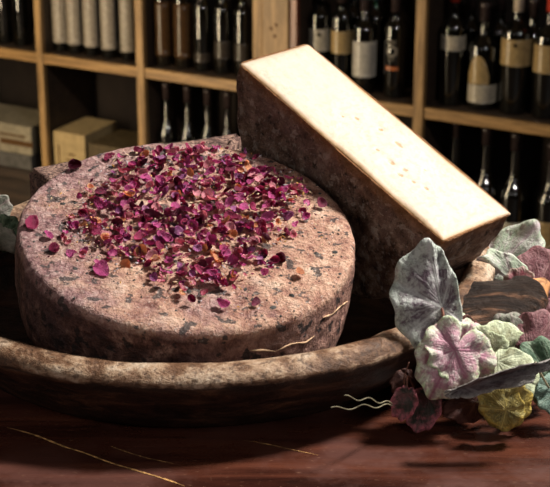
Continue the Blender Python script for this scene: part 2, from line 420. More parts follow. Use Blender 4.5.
# petals ------------------------------------------------------------
def petal_mat(name, c0, c1, c2):
    k = NT(name); n = k.noise(500, 4, .6); n2 = k.noise(160, 3, .6)
    c = k.ramp(n2, [(.35, c0), (.55, c1), (.75, c2)]); k.bump(n, .5, .0006)
    m = k.out(c, .5, .35); k.p.inputs['Subsurface Weight'].default_value = .0
    return m
PM = [petal_mat('petal_crimson', (.22, .012, .06), (.42, .03, .12), (.60, .09, .22)),
      petal_mat('petal_magenta', (.34, .02, .15), (.58, .06, .26), (.75, .22, .45)),
      petal_mat('petal_wine', (.08, .006, .025), (.18, .012, .05), (.32, .04, .10)),
      petal_mat('petal_pink', (.60, .14, .22), (.78, .32, .38), (.85, .50, .52)),
      petal_mat('petal_violet', (.26, .05, .20), (.45, .12, .34), (.65, .32, .52)),
      petal_mat('petal_orange', (.62, .16, .08), (.78, .36, .18), (.85, .55, .32))]
def petal_mesh(seed, mat, small=1.0):
    r = random.Random(seed); bm = bmesh.new()
    nr, ns = 5, 14; cup = r.uniform(.35, 1.1); fold = r.uniform(-.3, .55); asp = r.uniform(.6, .95); tw = r.uniform(-.3, .3)
    rows = []
    c0 = bm.verts.new((0, 0, 0))
    for i in range(1, nr+1):
        row = []
        for j in range(ns):
            t = 2*PI*j/ns; q = i/nr
            rad = q*(1+.10*math.sin(2*t+seed)+.07*math.sin(3*t+seed*2))*(1-.22*max(0, math.cos(t-PI))**2)
            x = rad*math.cos(t); y = rad*math.sin(t)*asp
            z = cup*q*q*.5+fold*y*y+tw*x*y+.10*math.sin(5*t+seed)*q**3
            row.append(bm.verts.new((x, y, z)))
        rows.append(row)
    for j in range(ns):
        bm.faces.new([c0, rows[0][j], rows[0][(j+1) % ns]])
        for i in range(nr-1): bm.faces.new([rows[i][j], rows[i+1][j], rows[i+1][(j+1) % ns], rows[i][(j+1) % ns]])
    # real thickness
    g = bm.faces[:]; bmesh.ops.solidify(bm, geom=g, thickness=.07)
    bmesh.ops.recalc_face_normals(bm, faces=bm.faces[:])
    me = bpy.data.meshes.new('rose_petal'); bm.to_mesh(me); bm.free()
    me.polygons.foreach_set('use_smooth', [True]*len(me.polygons)); me.materials.append(mat); return me
PMESH = {(s_, m): petal_mesh(s_*3+m, PM[m]) for s_ in range(5) for m in range(6)}
WEI = [0]*7+[1]*9+[2]*4+[3]*6+[4]*3+[5]*2
placed = []
def put_petal(lp, size, m, sh, tilt, yaw, label, group=None):
    o = bpy.data.objects.new('rose_petal', PMESH[(sh, m)]); COL.objects.link(o)
    rot = Matrix.Rotation(yaw, 3, 'Z')@Matrix.Rotation(tilt[0], 3, 'X')@Matrix.Rotation(tilt[1], 3, 'Y')
    o.rotation_euler = (WROT@rot).to_euler(); o.scale = (size,)*3
    o.location = WB+WROT@lp
    tag(o, label, 'petal', group); return o
LONE = [((72, 168), .0052, 2, 'lone dark crimson rose petal near the back left edge of the round cheese'),
        ((110, 160), .0046, 0, 'lone crimson petal behind the heap, on the back left of the round cheese'),
        ((101, 272), .0066, 1, 'large cupped magenta rose petal at the near left front of the heap'),
        ((32, 226), .0062, 0, 'crimson rose petal at the leftmost rim of the round cheese'),
        ((48, 239), .0036, 1, 'small magenta petal, upper of two right of the leftmost rim petal'),
        ((53, 252), .0042, 0, 'small crimson petal, lower of two near the left rim'),
        ((223, 308), .0046, 1, 'magenta petal lying nearest the front edge of the round cheese'),
        ((256, 305), .0034, 2, 'small dark petal near the front right, beside herb flecks'),
        ((299, 276), .0036, 5, 'small orange-pink petal alone on the right of the round cheese')]
for (p, s_, m, lb) in LONE:
    lp = top_local(*p); lp.z = TH+.0028
    rr_ = math.hypot(lp.x, lp.y)
    if rr_ > R-.008: lp.x *= (R-.008)/rr_; lp.y *= (R-.008)/rr_
    put_petal(lp, s_*1.2, m, rnd.randrange(5), (rnd.uniform(-.3, .5), rnd.uniform(-.5, .5)), rnd.uniform(0, 6.28), lb)
xs = [p[0] for p in HEAP]; ys = [p[1] for p in HEAP]
pts = []; tries = 0
while len(pts) < 640 and tries < 60000:
    tries += 1
    x = rnd.uniform(min(xs), max(xs)); y = rnd.uniform(min(ys), max(ys))
    if not pnpoly(x, y, HEAP): continue
    core = pnpoly(x, y, CORE)
    if not core and rnd.random() < .62: continue
    s_ = rnd.choice([.0030, .0037, .0044, .0050, .0056])*(1 if core else .85)
    if any((x-a)**2+(y-b)**2 < (.31*(s_+c))**2 for a, b, c, _ in pts): continue
    pts.append((x, y, s_, core))
pts.sort(key=lambda p: -p[2])
for i, (x, y, s_, core) in enumerate(pts[:291]):
    lp = Vector((x, y, TH+.0015+rnd.uniform(0, .0045 if core else .001)))
    put_petal(lp, s_, rnd.choice(WEI), rnd.randrange(5), (rnd.gauss(0, .5), rnd.gauss(0, .5)), rnd.uniform(0, 6.28),
              'dried rose petal in the dense magenta heap on top of the round cheese', 'dried rose petals heaped on the round cheese')
# the remaining small petals and the crumbs (stamens, grey leaf bits) nobody could count
bm = bmesh.new()
def add_copy(bm, me, M, mi):
    base = len(bm.verts); bm.verts.ensure_lookup_table()
    vs = [bm.verts.new(M@v.co) for v in me.vertices]
    for p in me.polygons:
        f = bm.faces.new([vs[q] for q in p.vertices]); f.material_index = mi; f.smooth = True
for i, (x, y, s_, core) in enumerate(pts[291:]):
    m = rnd.choice(WEI)
    rot = Matrix.Rotation(rnd.uniform(0, 6.28), 4, 'Z')@Matrix.Rotation(rnd.gauss(0, .5), 4, 'X')@Matrix.Rotation(rnd.gauss(0, .5), 4, 'Y')
    add_copy(bm, PMESH[(rnd.randrange(5), m)], Matrix.Translation((x, y, TH+.0015+rnd.uniform(0, .003)))@rot@Matrix.Scale(s_, 4), m)
o = obj('rose_petal', bm, PM); o.matrix_world = Matrix.Translation(WB)@WROT.to_4x4()
tag(o, 'smallest petals scattered through the dense magenta heap', 'petal', None, 'stuff')
CM = [flat('crumb_buff', (.55, .42, .27), .7, .3, .4, 300), flat('crumb_grey', (.42, .38, .40), .7, .3, .4, 300), flat('crumb_gold', (.55, .30, .08), .7, .3, .4, 300), PM[2]]
bm = bmesh.new()
cnt = 0
while cnt < 900:
    x = rnd.uniform(min(xs)-.01, max(xs)+.01); y = rnd.uniform(min(ys)-.01, max(ys)+.01)
    if not pnpoly(x, y, HEAP) and rnd.random() < .93: continue
    if math.hypot(x, y) > R-.01: continue
    cnt += 1; mi = rnd.choice([0, 0, 0, 1, 1, 2, 3])
    l, w, h = rnd.uniform(.0008, .0026), rnd.uniform(.0004, .001), rnd.uniform(.0003, .0008)
    M = Matrix.Translation((x, y, TH+.001+rnd.uniform(0, .0045)))@Matrix.Rotation(rnd.uniform(0, 6.28), 4, 'Z')@Matrix.Rotation(rnd.gauss(0, .5), 4, 'Y')
    v = [bm.verts.new(M@Vector(q)) for q in ((l, 0, 0), (0, w, 0), (-l, 0, 0), (0, -w, 0), (0, 0, h), (0, 0, -h))]
    for a, b in ((0, 1), (1, 2), (2, 3), (3, 0)):
        for c_ in (4, 5): f = bm.faces.new([v[a], v[b], v[c_]]); f.material_index = mi
o = obj('petal_crumbs', bm, CM, smooth=False); o.matrix_world = Matrix.Translation(WB)@WROT.to_4x4()
tag(o, 'tiny buff and grey crumbs of dried flower between the petals', 'crumbs', None, 'stuff')

# ------------------------------------------------------------------ leaning half wheel, cut face up
th, ti, ro = .706, .0644, .3777
w_ = Vector((math.cos(th)*math.cos(ti), math.sin(th)*math.cos(ti), math.sin(ti)))
h_ = Vector((math.sin(th), -math.cos(th), 0)); g_ = w_.cross(h_)
if g_.z > 0: g_ = -g_
u_ = math.cos(ro)*h_+math.sin(ro)*g_; n_ = math.cos(ro)*g_-math.sin(ro)*h_
HC = Vector((.0484, -.0254, .1612)); HR, HT = .1278, .0785
# local axes: x = along the cut, y = through the thickness, z = up out of the cut face
HM = Matrix((u_, w_, -n_)).transposed()
low = HC+n_*HR
half = tag(empty('half_cheese', HC, HM.to_euler()), 'half cheese wheel leaning up behind the round one, cream cut face upwards, brown rind', 'cheese')
def hdisp(p, amt=1.0):
    d = noise.noise(p*12)*.0024+noise.noise(p*42)*.0016+noise.noise(p*110)*.0012+noise.noise(p*240)*.0006
    c = Vector((0, HT/2, 0)); q = p-c
    if abs(q.y) > HT/2-.004 and math.hypot(p.x, p.z) < HR-.004: n = Vector((0, math.copysign(1, q.y), 0))
    elif abs(q.y) < HT/2-.006: n = Vector((p.x, 0, p.z)).normalized()
    else: n = (Vector((p.x, 0, p.z)).normalized()+Vector((0, math.copysign(1, q.y), 0))).normalized()
    k_ = 1 if p.z < -.004 else .35
    return p+n*d*amt*k_
def half_solid(Rr, y0, y1, rc, seg, amt, step):
    # profile in (r, y), swept over half a turn below the cut plane; cut side capped with a grid-like ngon
    prof = [(0, y0)]+[(Rr*s_, y0) for s_ in (.1, .2, .3, .4, .5, .6, .7, .8, .88)]+[(Rr-rc+rc*math.sin(a), y0+rc-rc*math.cos(a)) for a in [PI/2*i/5 for i in range(6)]] \
        + [(Rr, y0+(y1-y0)*s_) for s_ in (.3, .5, .7)]+[(Rr-rc+rc*math.cos(a), y1-rc+rc*math.sin(a)) for a in [PI/2*i/5 for i in range(6)]]+[(Rr*s_, y1) for s_ in (.88, .7, .5, .3, .15)]+[(0, y1)]
    prof = resample(prof, step)
    bm = bmesh.new(); rows = []
    for k_ in range(seg+1):
        a = PI+PI*k_/seg; row = []
        for j, (r, y) in enumerate(prof):
            p = Vector((r*math.cos(a), y, r*math.sin(a)))
            if r < 1e-6 and k_ > 0: row.append(rows[0][j]); continue
            if k_ in (0, seg): p.z = 0
            q = hdisp(p, amt)
            if k_ in (0, seg) or r < 1e-6: q.z = 0
            row.append(bm.verts.new(q))
        rows.append(row)
    for A, B in zip(rows, rows[1:]):
        for j in range(len(prof)-1):
            u = []
            for v in (A[j], B[j], B[j+1], A[j+1]):
                if v not in u: u.append(v)
            if len(u) > 2: bm.faces.new(u)
    return bm, rows, prof
bm, rows, prof = half_solid(HR, 0, HT, .006, 180, 1.0, .004)
# cut rim: a narrow band of rind round the paste, then down inside it
outer = rows[0][:]+rows[-1][::-1][1:-1]
def inset(v, d, z):
    x = max(-HR+d, min(HR-d, v.co.x)); y = max(d, min(HT-d, v.co.y)); return bm.verts.new((x, y, z))
in0 = [inset(v, .0009, 0.0) for v in outer]; in1 = [inset(v, .0009, -.003) for v in outer]
n = len(outer)
for i in range(n):
    j = (i+1) % n
    for A, B in ((outer, in0), (in0, in1)):
        try: bm.faces.new([A[i], A[j], B[j], B[i]])
        except ValueError: pass
try: bm.faces.new(in1)
except ValueError: pass
obj('rind', bm, M_RIND2, half)
bm = bmesh.new(); NX, NY = 130, 40; G = []
for i in range(NX+1):
    row = []
    for j in range(NY+1):
        x = (-1+2*i/NX)*(HR-.0010); y = .0010+(HT-.0020)*j/NY
        p = Vector((x, y, 0)); e = min(i, NX-i, j*2, (NY-j)*2)
        z = .0012+noise.noise(p*22)*.0011+noise.noise(p*70)*.0004+noise.noise(p*200)*.00025
        z = z*min(1, e/4)-.0004*(e == 0)
        for (hx, hy, ra, rb) in holes:
            q = ((x-hx)/ra)**2+((y-hy)/rb)**2
            z -= .0016*math.exp(-q)
        row.append(bm.verts.new((x, y, z)))
    G.append(row)
for i in range(NX):
    for j in range(NY): bm.faces.new([G[i][j], G[i+1][j], G[i+1][j+1], G[i][j+1]])
loop = [G[i][0] for i in range(NX)]+[G[NX][j] for j in range(NY)]+[G[i][NY] for i in range(NX, 0, -1)]+[G[0][j] for j in range(NY, 0, -1)]
lowl = [bm.verts.new((v.co.x, v.co.y, -.0028)) for v in loop]
for i in range(len(loop)):
    j = (i+1) % len(loop); bm.faces.new([loop[j], loop[i], lowl[i], lowl[j]])
bm.faces.new(lowl)
tag(obj('cut_face', bm, M_PASTE, half), 'cream coloured cut paste')

# ------------------------------------------------------------------ flat wedge behind the wheel
K = [(-.213, .058), (-.030, .168), (-.044, .084), (-.184, .006)]
wedge = tag(empty('cheese_wedge', (-.12, .08, .0112)), 'thick wedge of pinkish cheese lying behind the round one', 'cheese')
bm = bmesh.new()
vb = [bm.verts.new((x+.12, y-.08, 0)) for x, y in K]; vt = [bm.verts.new((x+.12, y-.08, .106)) for x, y in K]
bm.faces.new(vb[::-1]); bm.faces.new(vt)
for i in range(4): bm.faces.new([vb[i], vb[(i+1) % 4], vt[(i+1) % 4], vt[i]])
bmesh.ops.bevel(bm, geom=bm.edges[:], offset=.004, segments=3, affect='EDGES')
bmesh.ops.triangulate(bm, faces=bm.faces[:])
for _ in range(5):
    es = [e for e in bm.edges if e.calc_length() > .007]
    if not es: break
    bmesh.ops.subdivide_edges(bm, edges=es, cuts=1); bmesh.ops.triangulate(bm, faces=[f for f in bm.faces if len(f.verts) > 3])
bm.normal_update()
dd = [(v, v.normal.copy()*(noise.noise(v.co*14)*.0018+noise.noise(v.co*80)*.0009)) for v in bm.verts if v.co.z > .004]
for v, q in dd: v.co += q
obj('rind', bm, M_SLAB, wedge)
# parchment sliver under the wheel
M_PAPER = flat('parchment', (.62, .58, .54), .7, .3, .1, 90)
bm = bmesh.new(); G = []
A_, B_ = Vector((.055, -.155, .0)), Vector((.095, -.095, .0))
for i in range(13):
    row = []
    for j in range(7):
        u = i/12; q = j/6
        p = A_.lerp(B_, u)+Vector((-.83, .55, 0))*(-.022+.040*q)
        p.z = .0185+.022*(1-q)**2*(.7+.3*math.sin(u*5))
        row.append(bm.verts.new(p))
    G.append(row)
for i in range(12):
    for j in range(6): bm.faces.new([G[i][j], G[i+1][j], G[i+1][j+1], G[i][j+1]])
bmesh.ops.solidify(bm, geom=bm.faces[:], thickness=.0004)
tag(obj('parchment_scrap', bm, M_PAPER), 'curled white scrap of paper tucked under the right side of the round cheese', 'paper')
# ------------------------------------------------------------------ leaves
def leaf_mat(name, mid, edge, vein, back=None, spots=None):
    k = NT(name); v = k.attr('vein'); e = k.attr('edge'); n = k.noise(110, 5, .7); n2 = k.noise(320, 4, .7)
    ef = k.math('ADD', e, k.math('MULTIPLY', k.math('SUBTRACT', n, .5), .9), True)
    c = k.mix(k.ramp(ef, [(.35, 0.0), (.85, 1.0)]), mid, edge)
    c = k.mix(k.ramp(n, [(.42, 0.0), (.62, .6)]), c, spots or edge)
    c = k.mix(k.ramp(n2, [(.3, .45), (.5, 0.0)]), c, tuple(x*.45 for x in mid))
    c = k.mix(k.math('MULTIPLY', v, .85), c, vein)
    k.bump(k.math('ADD', n2, k.math('MULTIPLY', v, 1.2)), .5, .0012)
    return k.out(c, .55, .35)
LM = dict(
    grey=leaf_mat('leaf_grey_mauve', (.17, .12, .155), (.64, .76, .64), (.74, .76, .74), spots=(.62, .64, .63)),
    pink=leaf_mat('leaf_pink_cream', (.62, .36, .43), (.66, .84, .50), (.50, .18, .30), spots=(.9, .85, .82)),
    pinkgreen=leaf_mat('leaf_pink_green', (.72, .54, .58), (.55, .74, .42), (.62, .36, .44), spots=(.82, .74, .70)),
    pale=leaf_mat('leaf_pale_green', (.36, .44, .33), (.50, .60, .45), (.60, .48, .52), spots=(.58, .56, .54)),
    cream=leaf_mat('leaf_cream_green', (.36, .37, .22), (.64, .74, .48), (.55, .62, .44), spots=(.62, .68, .48)),
    mauve=leaf_mat('leaf_mauve', (.20, .07, .085), (.26, .11, .12), (.34, .18, .18), spots=(.24, .12, .13)),
    rose=leaf_mat('leaf_rose', (.40, .12, .15), (.42, .38, .30), (.5, .3, .3), spots=(.5, .2, .2)),
    silver=leaf_mat('leaf_silver_brown', (.07, .045, .052), (.46, .45, .42), (.30, .26, .26), spots=(.13, .10, .105)),
    green=leaf_mat('leaf_deep_green', (.045, .10, .055), (.16, .26, .17), (.25, .32, .22), spots=(.09, .16, .10)),
    teal=leaf_mat('leaf_teal', (.13, .22, .18), (.22, .34, .28), (.3, .4, .33), spots=(.2, .3, .25)),
    yellow=leaf_mat('leaf_olive_yellow', (.22, .17, .04), (.55, .40, .08), (.65, .52, .16), spots=(.17, .17, .08)),
    red=leaf_mat('leaf_dark_red', (.07, .022, .018), (.13, .05, .035), (.18, .07, .05), spots=(.1, .035, .03)),
    plum=leaf_mat('leaf_plum_rimmed', (.04, .045, .035), (.70, .20, .25), (.10, .07, .06), spots=(.30, .09, .11)),
    dim=leaf_mat('leaf_dusty_green', (.16, .17, .13), (.28, .3, .24), (.34, .26, .25), spots=(.3, .27, .25)),
    white=leaf_mat('leaf_white_green', (.34, .36, .30), (.5, .5, .45), (.45, .45, .4), spots=(.5, .48, .42)))
LOBES = dict(
    grape=[(0, 1, 1.35), (.95, .90, 1.45), (-.95, .90, 1.45), (1.95, .80, 1.35), (-1.95, .80, 1.35)],
    heart=[(0, 1, .8), (.9, .80, .85), (-.9, .80, .85), (2.1, .72, 1.0), (-2.1, .72, 1.0)],
    ivy=[(0, 1, 1.5), (.95, .72, 1.5), (-.95, .72, 1.5), (2.1, .45, 1.2), (-2.1, .45, 1.2)],
    oval=[(0, 1, .85), (.55, .78, 1.0), (-.55, .78, 1.0), (1.4, .42, 1.0), (-1.4, .42, 1.0), (2.5, .2, 1.0), (-2.5, .2, 1.0)])
def lr(lobes, t):
    s_ = 0
    for a, r, w in lobes:
        d = abs((t-a+PI) % (2*PI)-PI)*w
        if d < PI/2: s_ += (r*math.cos(d)**.42)**7
    return max(.12, s_**(1/7))
def leaf(parent, base, tip, mat, shape='grape', width=1.0, roll=0.0, cup=.0, curl=.2, wave=.06, fold=0.0, seed=0, label=None, thick=.0007, asym=0.0, wr=1.0):
    B = Vector(base); T_ = Vector(tip); L = (T_-B).length; a = (T_-B).normalized()
    n0 = (CAM-B).normalized(); n0 = (n0-a*n0.dot(a)).normalized()
    n0 = Quaternion(a, roll)@n0; s0 = n0.cross(a).normalized()  # s0 points screen-left of the tip direction
    lobes = [(q, r*(1+asym*(1 if q > 0 else -1 if q < 0 else 0)), w) for q, r, w in LOBES[shape]]
    bm = bmesh.new(); nr, ns = 12, 96
    lv = bm.verts.layers.float.new('vein'); le = bm.verts.layers.float.new('edge')
    c0 = bm.verts.new((0, 0, 0)); c0[lv] = 1; rows = []
    so = Vector((seed*3.1, seed*1.7, seed*.9))
    for i in range(1, nr+1):
        row = []
        for j in range(ns):
            t = 2*PI*j/ns-PI; q = i/nr
            rb = lr(lobes, t)*(1+.035*math.sin(t*11+seed)+.05*noise.noise(Vector((math.cos(t)*3, math.sin(t)*3, seed*2.3))))
            r = rb*q; x = r*math.cos(t); y = r*math.sin(t)*width*(wr if t < 0 else 1)
            vd = 9
            for la, lrr, lw in lobes:
                d = abs((t-la+PI) % (2*PI)-PI)
                if d < 1.2: vd = min(vd, r*math.sin(min(d, PI/2)))
                # side veins
                if d < .6 and d > .02:
                    ph = (r*math.cos(d)*6-r*math.sin(d)*7) % 1; vd = min(vd, .05+abs(ph-.5)*.0+(.0 if abs(ph-.5) < .08 else .2))
            vein = math.exp(-(vd/.028)**2)+.5*math.exp(-((vd-.05)/.03)**2)*(vd >= .05)
            ridge = math.exp(-(vd/.07)**2)
            z = -curl*r*r*.5+cup*y*y+fold*abs(y)+wave*q**2*(math.sin(t*5+seed)+.6*math.sin(t*9+seed*2))*.7
            z += .05*noise.noise(Vector((x*3.5, y*3.5, seed))+so)-.045*ridge*q
            z += .02*noise.noise(Vector((x*10, y*10, seed))+so)
            p = a*(x*L)+s0*(y*L)+n0*(z*L)
            v = bm.verts.new(p); v[lv] = min(1, vein); v[le] = q**2.2; row.append(v)
        rows.append(row)
    for j in range(ns):
        bm.faces.new([c0, rows[0][j], rows[0][(j+1) % ns]])
        for i in range(nr-1): bm.faces.new([rows[i][j], rows[i+1][j], rows[i+1][(j+1) % ns], rows[i][(j+1) % ns]])
    me = bpy.data.meshes.new('leaf'); bm.to_mesh(me); bm.free()
    me.polygons.foreach_set('use_smooth', [True]*len(me.polygons)); me.materials.append(LM[mat])
    o = bpy.data.objects.new('leaf', me); COL.objects.link(o)
    o.parent = parent; o.location = B-parent.location
    zmin = min(v.co.z for v in me.vertices)+B.z
    if zmin < .002: o.location.z += .002-zmin
    sm = o.modifiers.new('thick', 'SOLIDIFY'); sm.thickness = thick; sm.offset = 0
    if label: o['label'] = label
    return o
M_STEM = flat('stem_reddish', (.26, .11, .075), .5, .4, .3, 200)
M_STEMG = flat('stem_pale', (.34, .30, .2), .5, .4, .2, 200)
M_TEN = flat('tendril_grey_green', (.24, .22, .14), .5, .4, .2, 200)
M_FUZZ = flat('stem_fuzzy_brown', (.20, .12, .085), .8, .2, .6, 500)
def stem(parent, pts, r, mat=None, name='stem', wob=0, label=None):
    P = catmull([Vector(p)-parent.location for p in pts], 8)
    if wob: P = [p+Vector((0, 0, math.sin(i*.62)*wob)) for i, p in enumerate(P)]
    bm = bmesh.new(); add_tube(bm, P, lambda s_: r*(1-.35*s_), 7); o = obj(name, bm, mat or M_STEM, parent)
    if label: o['label'] = label
    return o
gar = tag(empty('leaf_garland', (.175, -.17, .0)), 'spray of variegated grey, pink and green leaves beside the tray handle', 'foliage')
hub = at(498, 372, -.175); hub.z = max(hub.z, .02)
A = at
# main woody runner lying on the table, and petioles up to each leaf
stem(gar, [A(400, 402, -.205), A(425, 405, -.19), A(458, 400, -.185), hub, A(525, 392, -.17), A(575, 372, -.14)], .0022, name='runner')
LV = [
 # base, tip, mat, shape, kwargs, label
 ((442, 308, -.180), (428, 241, -.160), 'grey', 'grape', dict(width=.84, wr=.42, roll=.15, curl=-.1, cup=-.25, wave=.07, seed=1), 'large grey-mauve leaf with pale green edge'),
 ((455, 350, -.205), (432, 396, -.222), 'pink', 'grape', dict(width=.78, roll=-.1, curl=.35, wave=.07, seed=2, asym=.0), 'broad pink and cream leaf with green edge'),
 ((457, 352, -.200), (484, 320, -.175), 'pinkgreen', 'heart', dict(width=.8, roll=.3, curl=.5, seed=3), 'pink leaf with green edge folded over'),
 ((462, 350, -.198), (484, 386, -.215), 'pink', 'heart', dict(width=.75, roll=.2, curl=.4, wave=.07, seed=4), None),
 ((492, 352, -.180), (486, 334, -.178), 'cream', 'grape', dict(width=1.1, curl=.4, seed=17), None),
 ((492, 350, -.178), (532, 346, -.165), 'cream', 'grape', dict(width=.7, roll=.2, curl=.3, seed=5), 'cream and green mottled leaf'),
 ((498, 362, -.192), (524, 398, -.215), 'cream', 'oval', dict(width=.9, curl=.3, roll=-.2, seed=6), None),
 ((487, 277, .012), (538, 224, .022), 'pale', 'ivy', dict(width=.62, roll=-.3, curl=.1, wave=.05, seed=7), 'pale green leaf standing up behind the handle'),
 ((514, 283, -.030), (482, 260, -.036), 'pale', 'heart', dict(width=.62, roll=.1, curl=.35, wave=.08, seed=8), None),
 ((536, 291, -.015), (555, 250, .0), 'mauve', 'heart', dict(width=.9, curl=.2, seed=9), 'dusky mauve leaf at the right'),
 ((520, 289, -.060), (519, 268, -.055), 'rose', 'oval', dict(width=1.0, curl=.2, seed=10), 'small rose tinted leaf'),
 ((466, 388, -.236), (548, 358, -.225), 'silver', 'oval', dict(width=.15, roll=.5, curl=-.25, fold=.5, wave=.03, seed=11), 'narrow curled leaf with silver edge'),
 ((552, 380, -.190), (530, 342, -.180), 'green', 'heart', dict(width=.8, roll=.2, seed=12), 'deep green leaf'),
 ((560, 392, -.200), (539, 404, -.208), 'teal', 'grape', dict(width=1.0, curl=.3, seed=13), 'teal leaf at the far right'),
 ((502, 402, -.206), (505, 437, -.214), 'yellow', 'grape', dict(width=.85, roll=.1, curl=.5, seed=14), 'olive and yellow leaf lying on the table'),
 ((500, 402, -.222), (530, 413, -.226), 'yellow', 'heart', dict(width=1.0, curl=.6, roll=.3, wave=.09, seed=15), None),
 ((506, 410, -.226), (486, 387, -.222), 'yellow', 'heart', dict(width=.8, curl=.4, seed=16), None),
 ((476, 402, -.196), (446, 412, -.206), 'red', 'grape', dict(width=.62, curl=.4, seed=18), 'round dark red leaf'),
 ((407, 393, -.214), (399, 420, -.220), 'plum', 'oval', dict(width=.62, curl=.2, seed=19), 'small pink rimmed leaf'),
 ((428, 396, -.205), (416, 431, -.214), 'plum', 'oval', dict(width=.62, curl=.2, seed=20), None),
 ((410, 376, -.190), (394, 391, -.200), 'red', 'oval', dict(width=.7, curl=.2, seed=21), None),
 ((505, 344, -.165), (528, 318, -.155), 'dim', 'heart', dict(width=.9, curl=.3, seed=22), 'dusty green leaf under the handle'),
 ((528, 350, -.170), (556, 316, -.160), 'mauve', 'heart', dict(width=.8, curl=.3, seed=23), None),
 ((540, 362, -.165), (565, 335, -.150), 'rose', 'heart', dict(width=.7, curl=.3, seed=24), None),
 ((462, 342, -.172), (445, 324, -.180), 'red', 'grape', dict(width=.9, curl=.3, seed=25), None),
 ((512, 372, -.165), (535, 364, -.165), 'green', 'heart', dict(width=.8, curl=.3, seed=26), None),
 ((505, 380, -.160), (538, 392, -.165), 'dim', 'grape', dict(width=.8, curl=.3, seed=28), None),
 ((478, 372, -.185), (455, 384, -.195), 'red', 'grape', dict(width=.8, curl=.3, seed=29), None),
 ((515, 332, -.160), (498, 322, -.160), 'dim', 'heart', dict(width=.8, curl=.3, seed=30), None),
 ((545, 330, -.09), (560, 300, -.08), 'mauve', 'heart', dict(width=.8, curl=.3, seed=31), None),
]
for b, t, m, shp, kw, lb in LV:
    leaf(gar, A(*b), A(*t), m, shp, label=lb, **kw)
stem(gar, [A(442, 308, -.180), A(446, 328, -.19), A(452, 346, -.196), A(470, 372, -.185), hub], .0011)
stem(gar, [A(455, 350, -.205), A(470, 368, -.19), hub], .001)
stem(gar, [A(487, 277, .012), A(500, 279, .008), A(514, 283, -.025), A(536, 291, -.015)], .001)
stem(gar, [A(536, 291, -.015), A(546, 300, -.05), A(536, 325, -.11), A(526, 350, -.165), hub], .001)
stem(gar, [A(476, 402, -.196), A(488, 402, -.2), A(502, 402, -.206)], .0008, M_STEMG)
stem(gar, [A(407, 396, -.214), A(408, 376, -.2), A(418, 396, -.2), A(430, 398, -.203)], .0008, M_STEM)
stem(gar, [A(408, 398, -.212), A(404, 380, -.2), A(409, 362, -.195)], .0007, M_STEM)
stem(gar, [A(512, 405, -.2), A(525, 398, -.19), A(540, 388, -.18), A(560, 380, -.17)], .0032, M_FUZZ, label='fuzzy brown stem')
stem(gar, [A(535, 362, -.2), A(541, 374, -.202), A(549, 388, -.2)], .0011, M_STEMG)
stem(gar, [A(392, 404, -.217), A(378, 401, -.232), A(362, 399, -.248), A(344, 397, -.262)], .0005, M_TEN, 'tendril', .0016)
stem(gar, [A(392, 406, -.217), A(375, 406, -.235), A(355, 407, -.252), A(331, 409, -.272)], .0005, M_TEN, 'tendril', .0016)

spr = tag(empty('leaf_sprig', (-.36, .09, .0)), 'small sprig of pale and green leaves hanging over the left rim of the tray', 'foliage')
hl = at(-12, 262, .04)
for b, t, m, shp, kw, lb in [
 ((0, 236, .055), (19, 226, .050), 'green', 'heart', dict(width=.9, curl=.3, seed=41), 'dark green leaf'),
 ((-16, 220, .060), (15, 249, .045), 'white', 'oval', dict(width=.42, roll=.3, seed=42), 'long whitish leaf'),
 ((-12, 214, .065), (9, 200, .070), 'dim', 'heart', dict(width=.8, seed=43), 'grey-green leaf'),
 ((-18, 206, .075), (-2, 190, .08), 'red', 'heart', dict(width=.9, seed=45), None),
 ((-20, 232, .062), (2, 252, .055), 'red', 'heart', dict(width=.9, seed=44), 'dark leaf low in the sprig')]:
    leaf(spr, A(*b), A(*t), m, shp, label=lb, **kw)
base_l = Vector((-.36, .09, .002)); over = Vector((-.31, .08, .088))
stem(spr, [base_l, over, A(-14, 228, .06), A(0, 236, .055)], .0012)
stem(spr, [over, A(-20, 220, .065), A(-12, 214, .065)], .001)
stem(spr, [over, A(-24, 214, .07), A(-18, 206, .075)], .001)
stem(spr, [over, A(-26, 228, .065), A(-20, 232, .062)], .001)

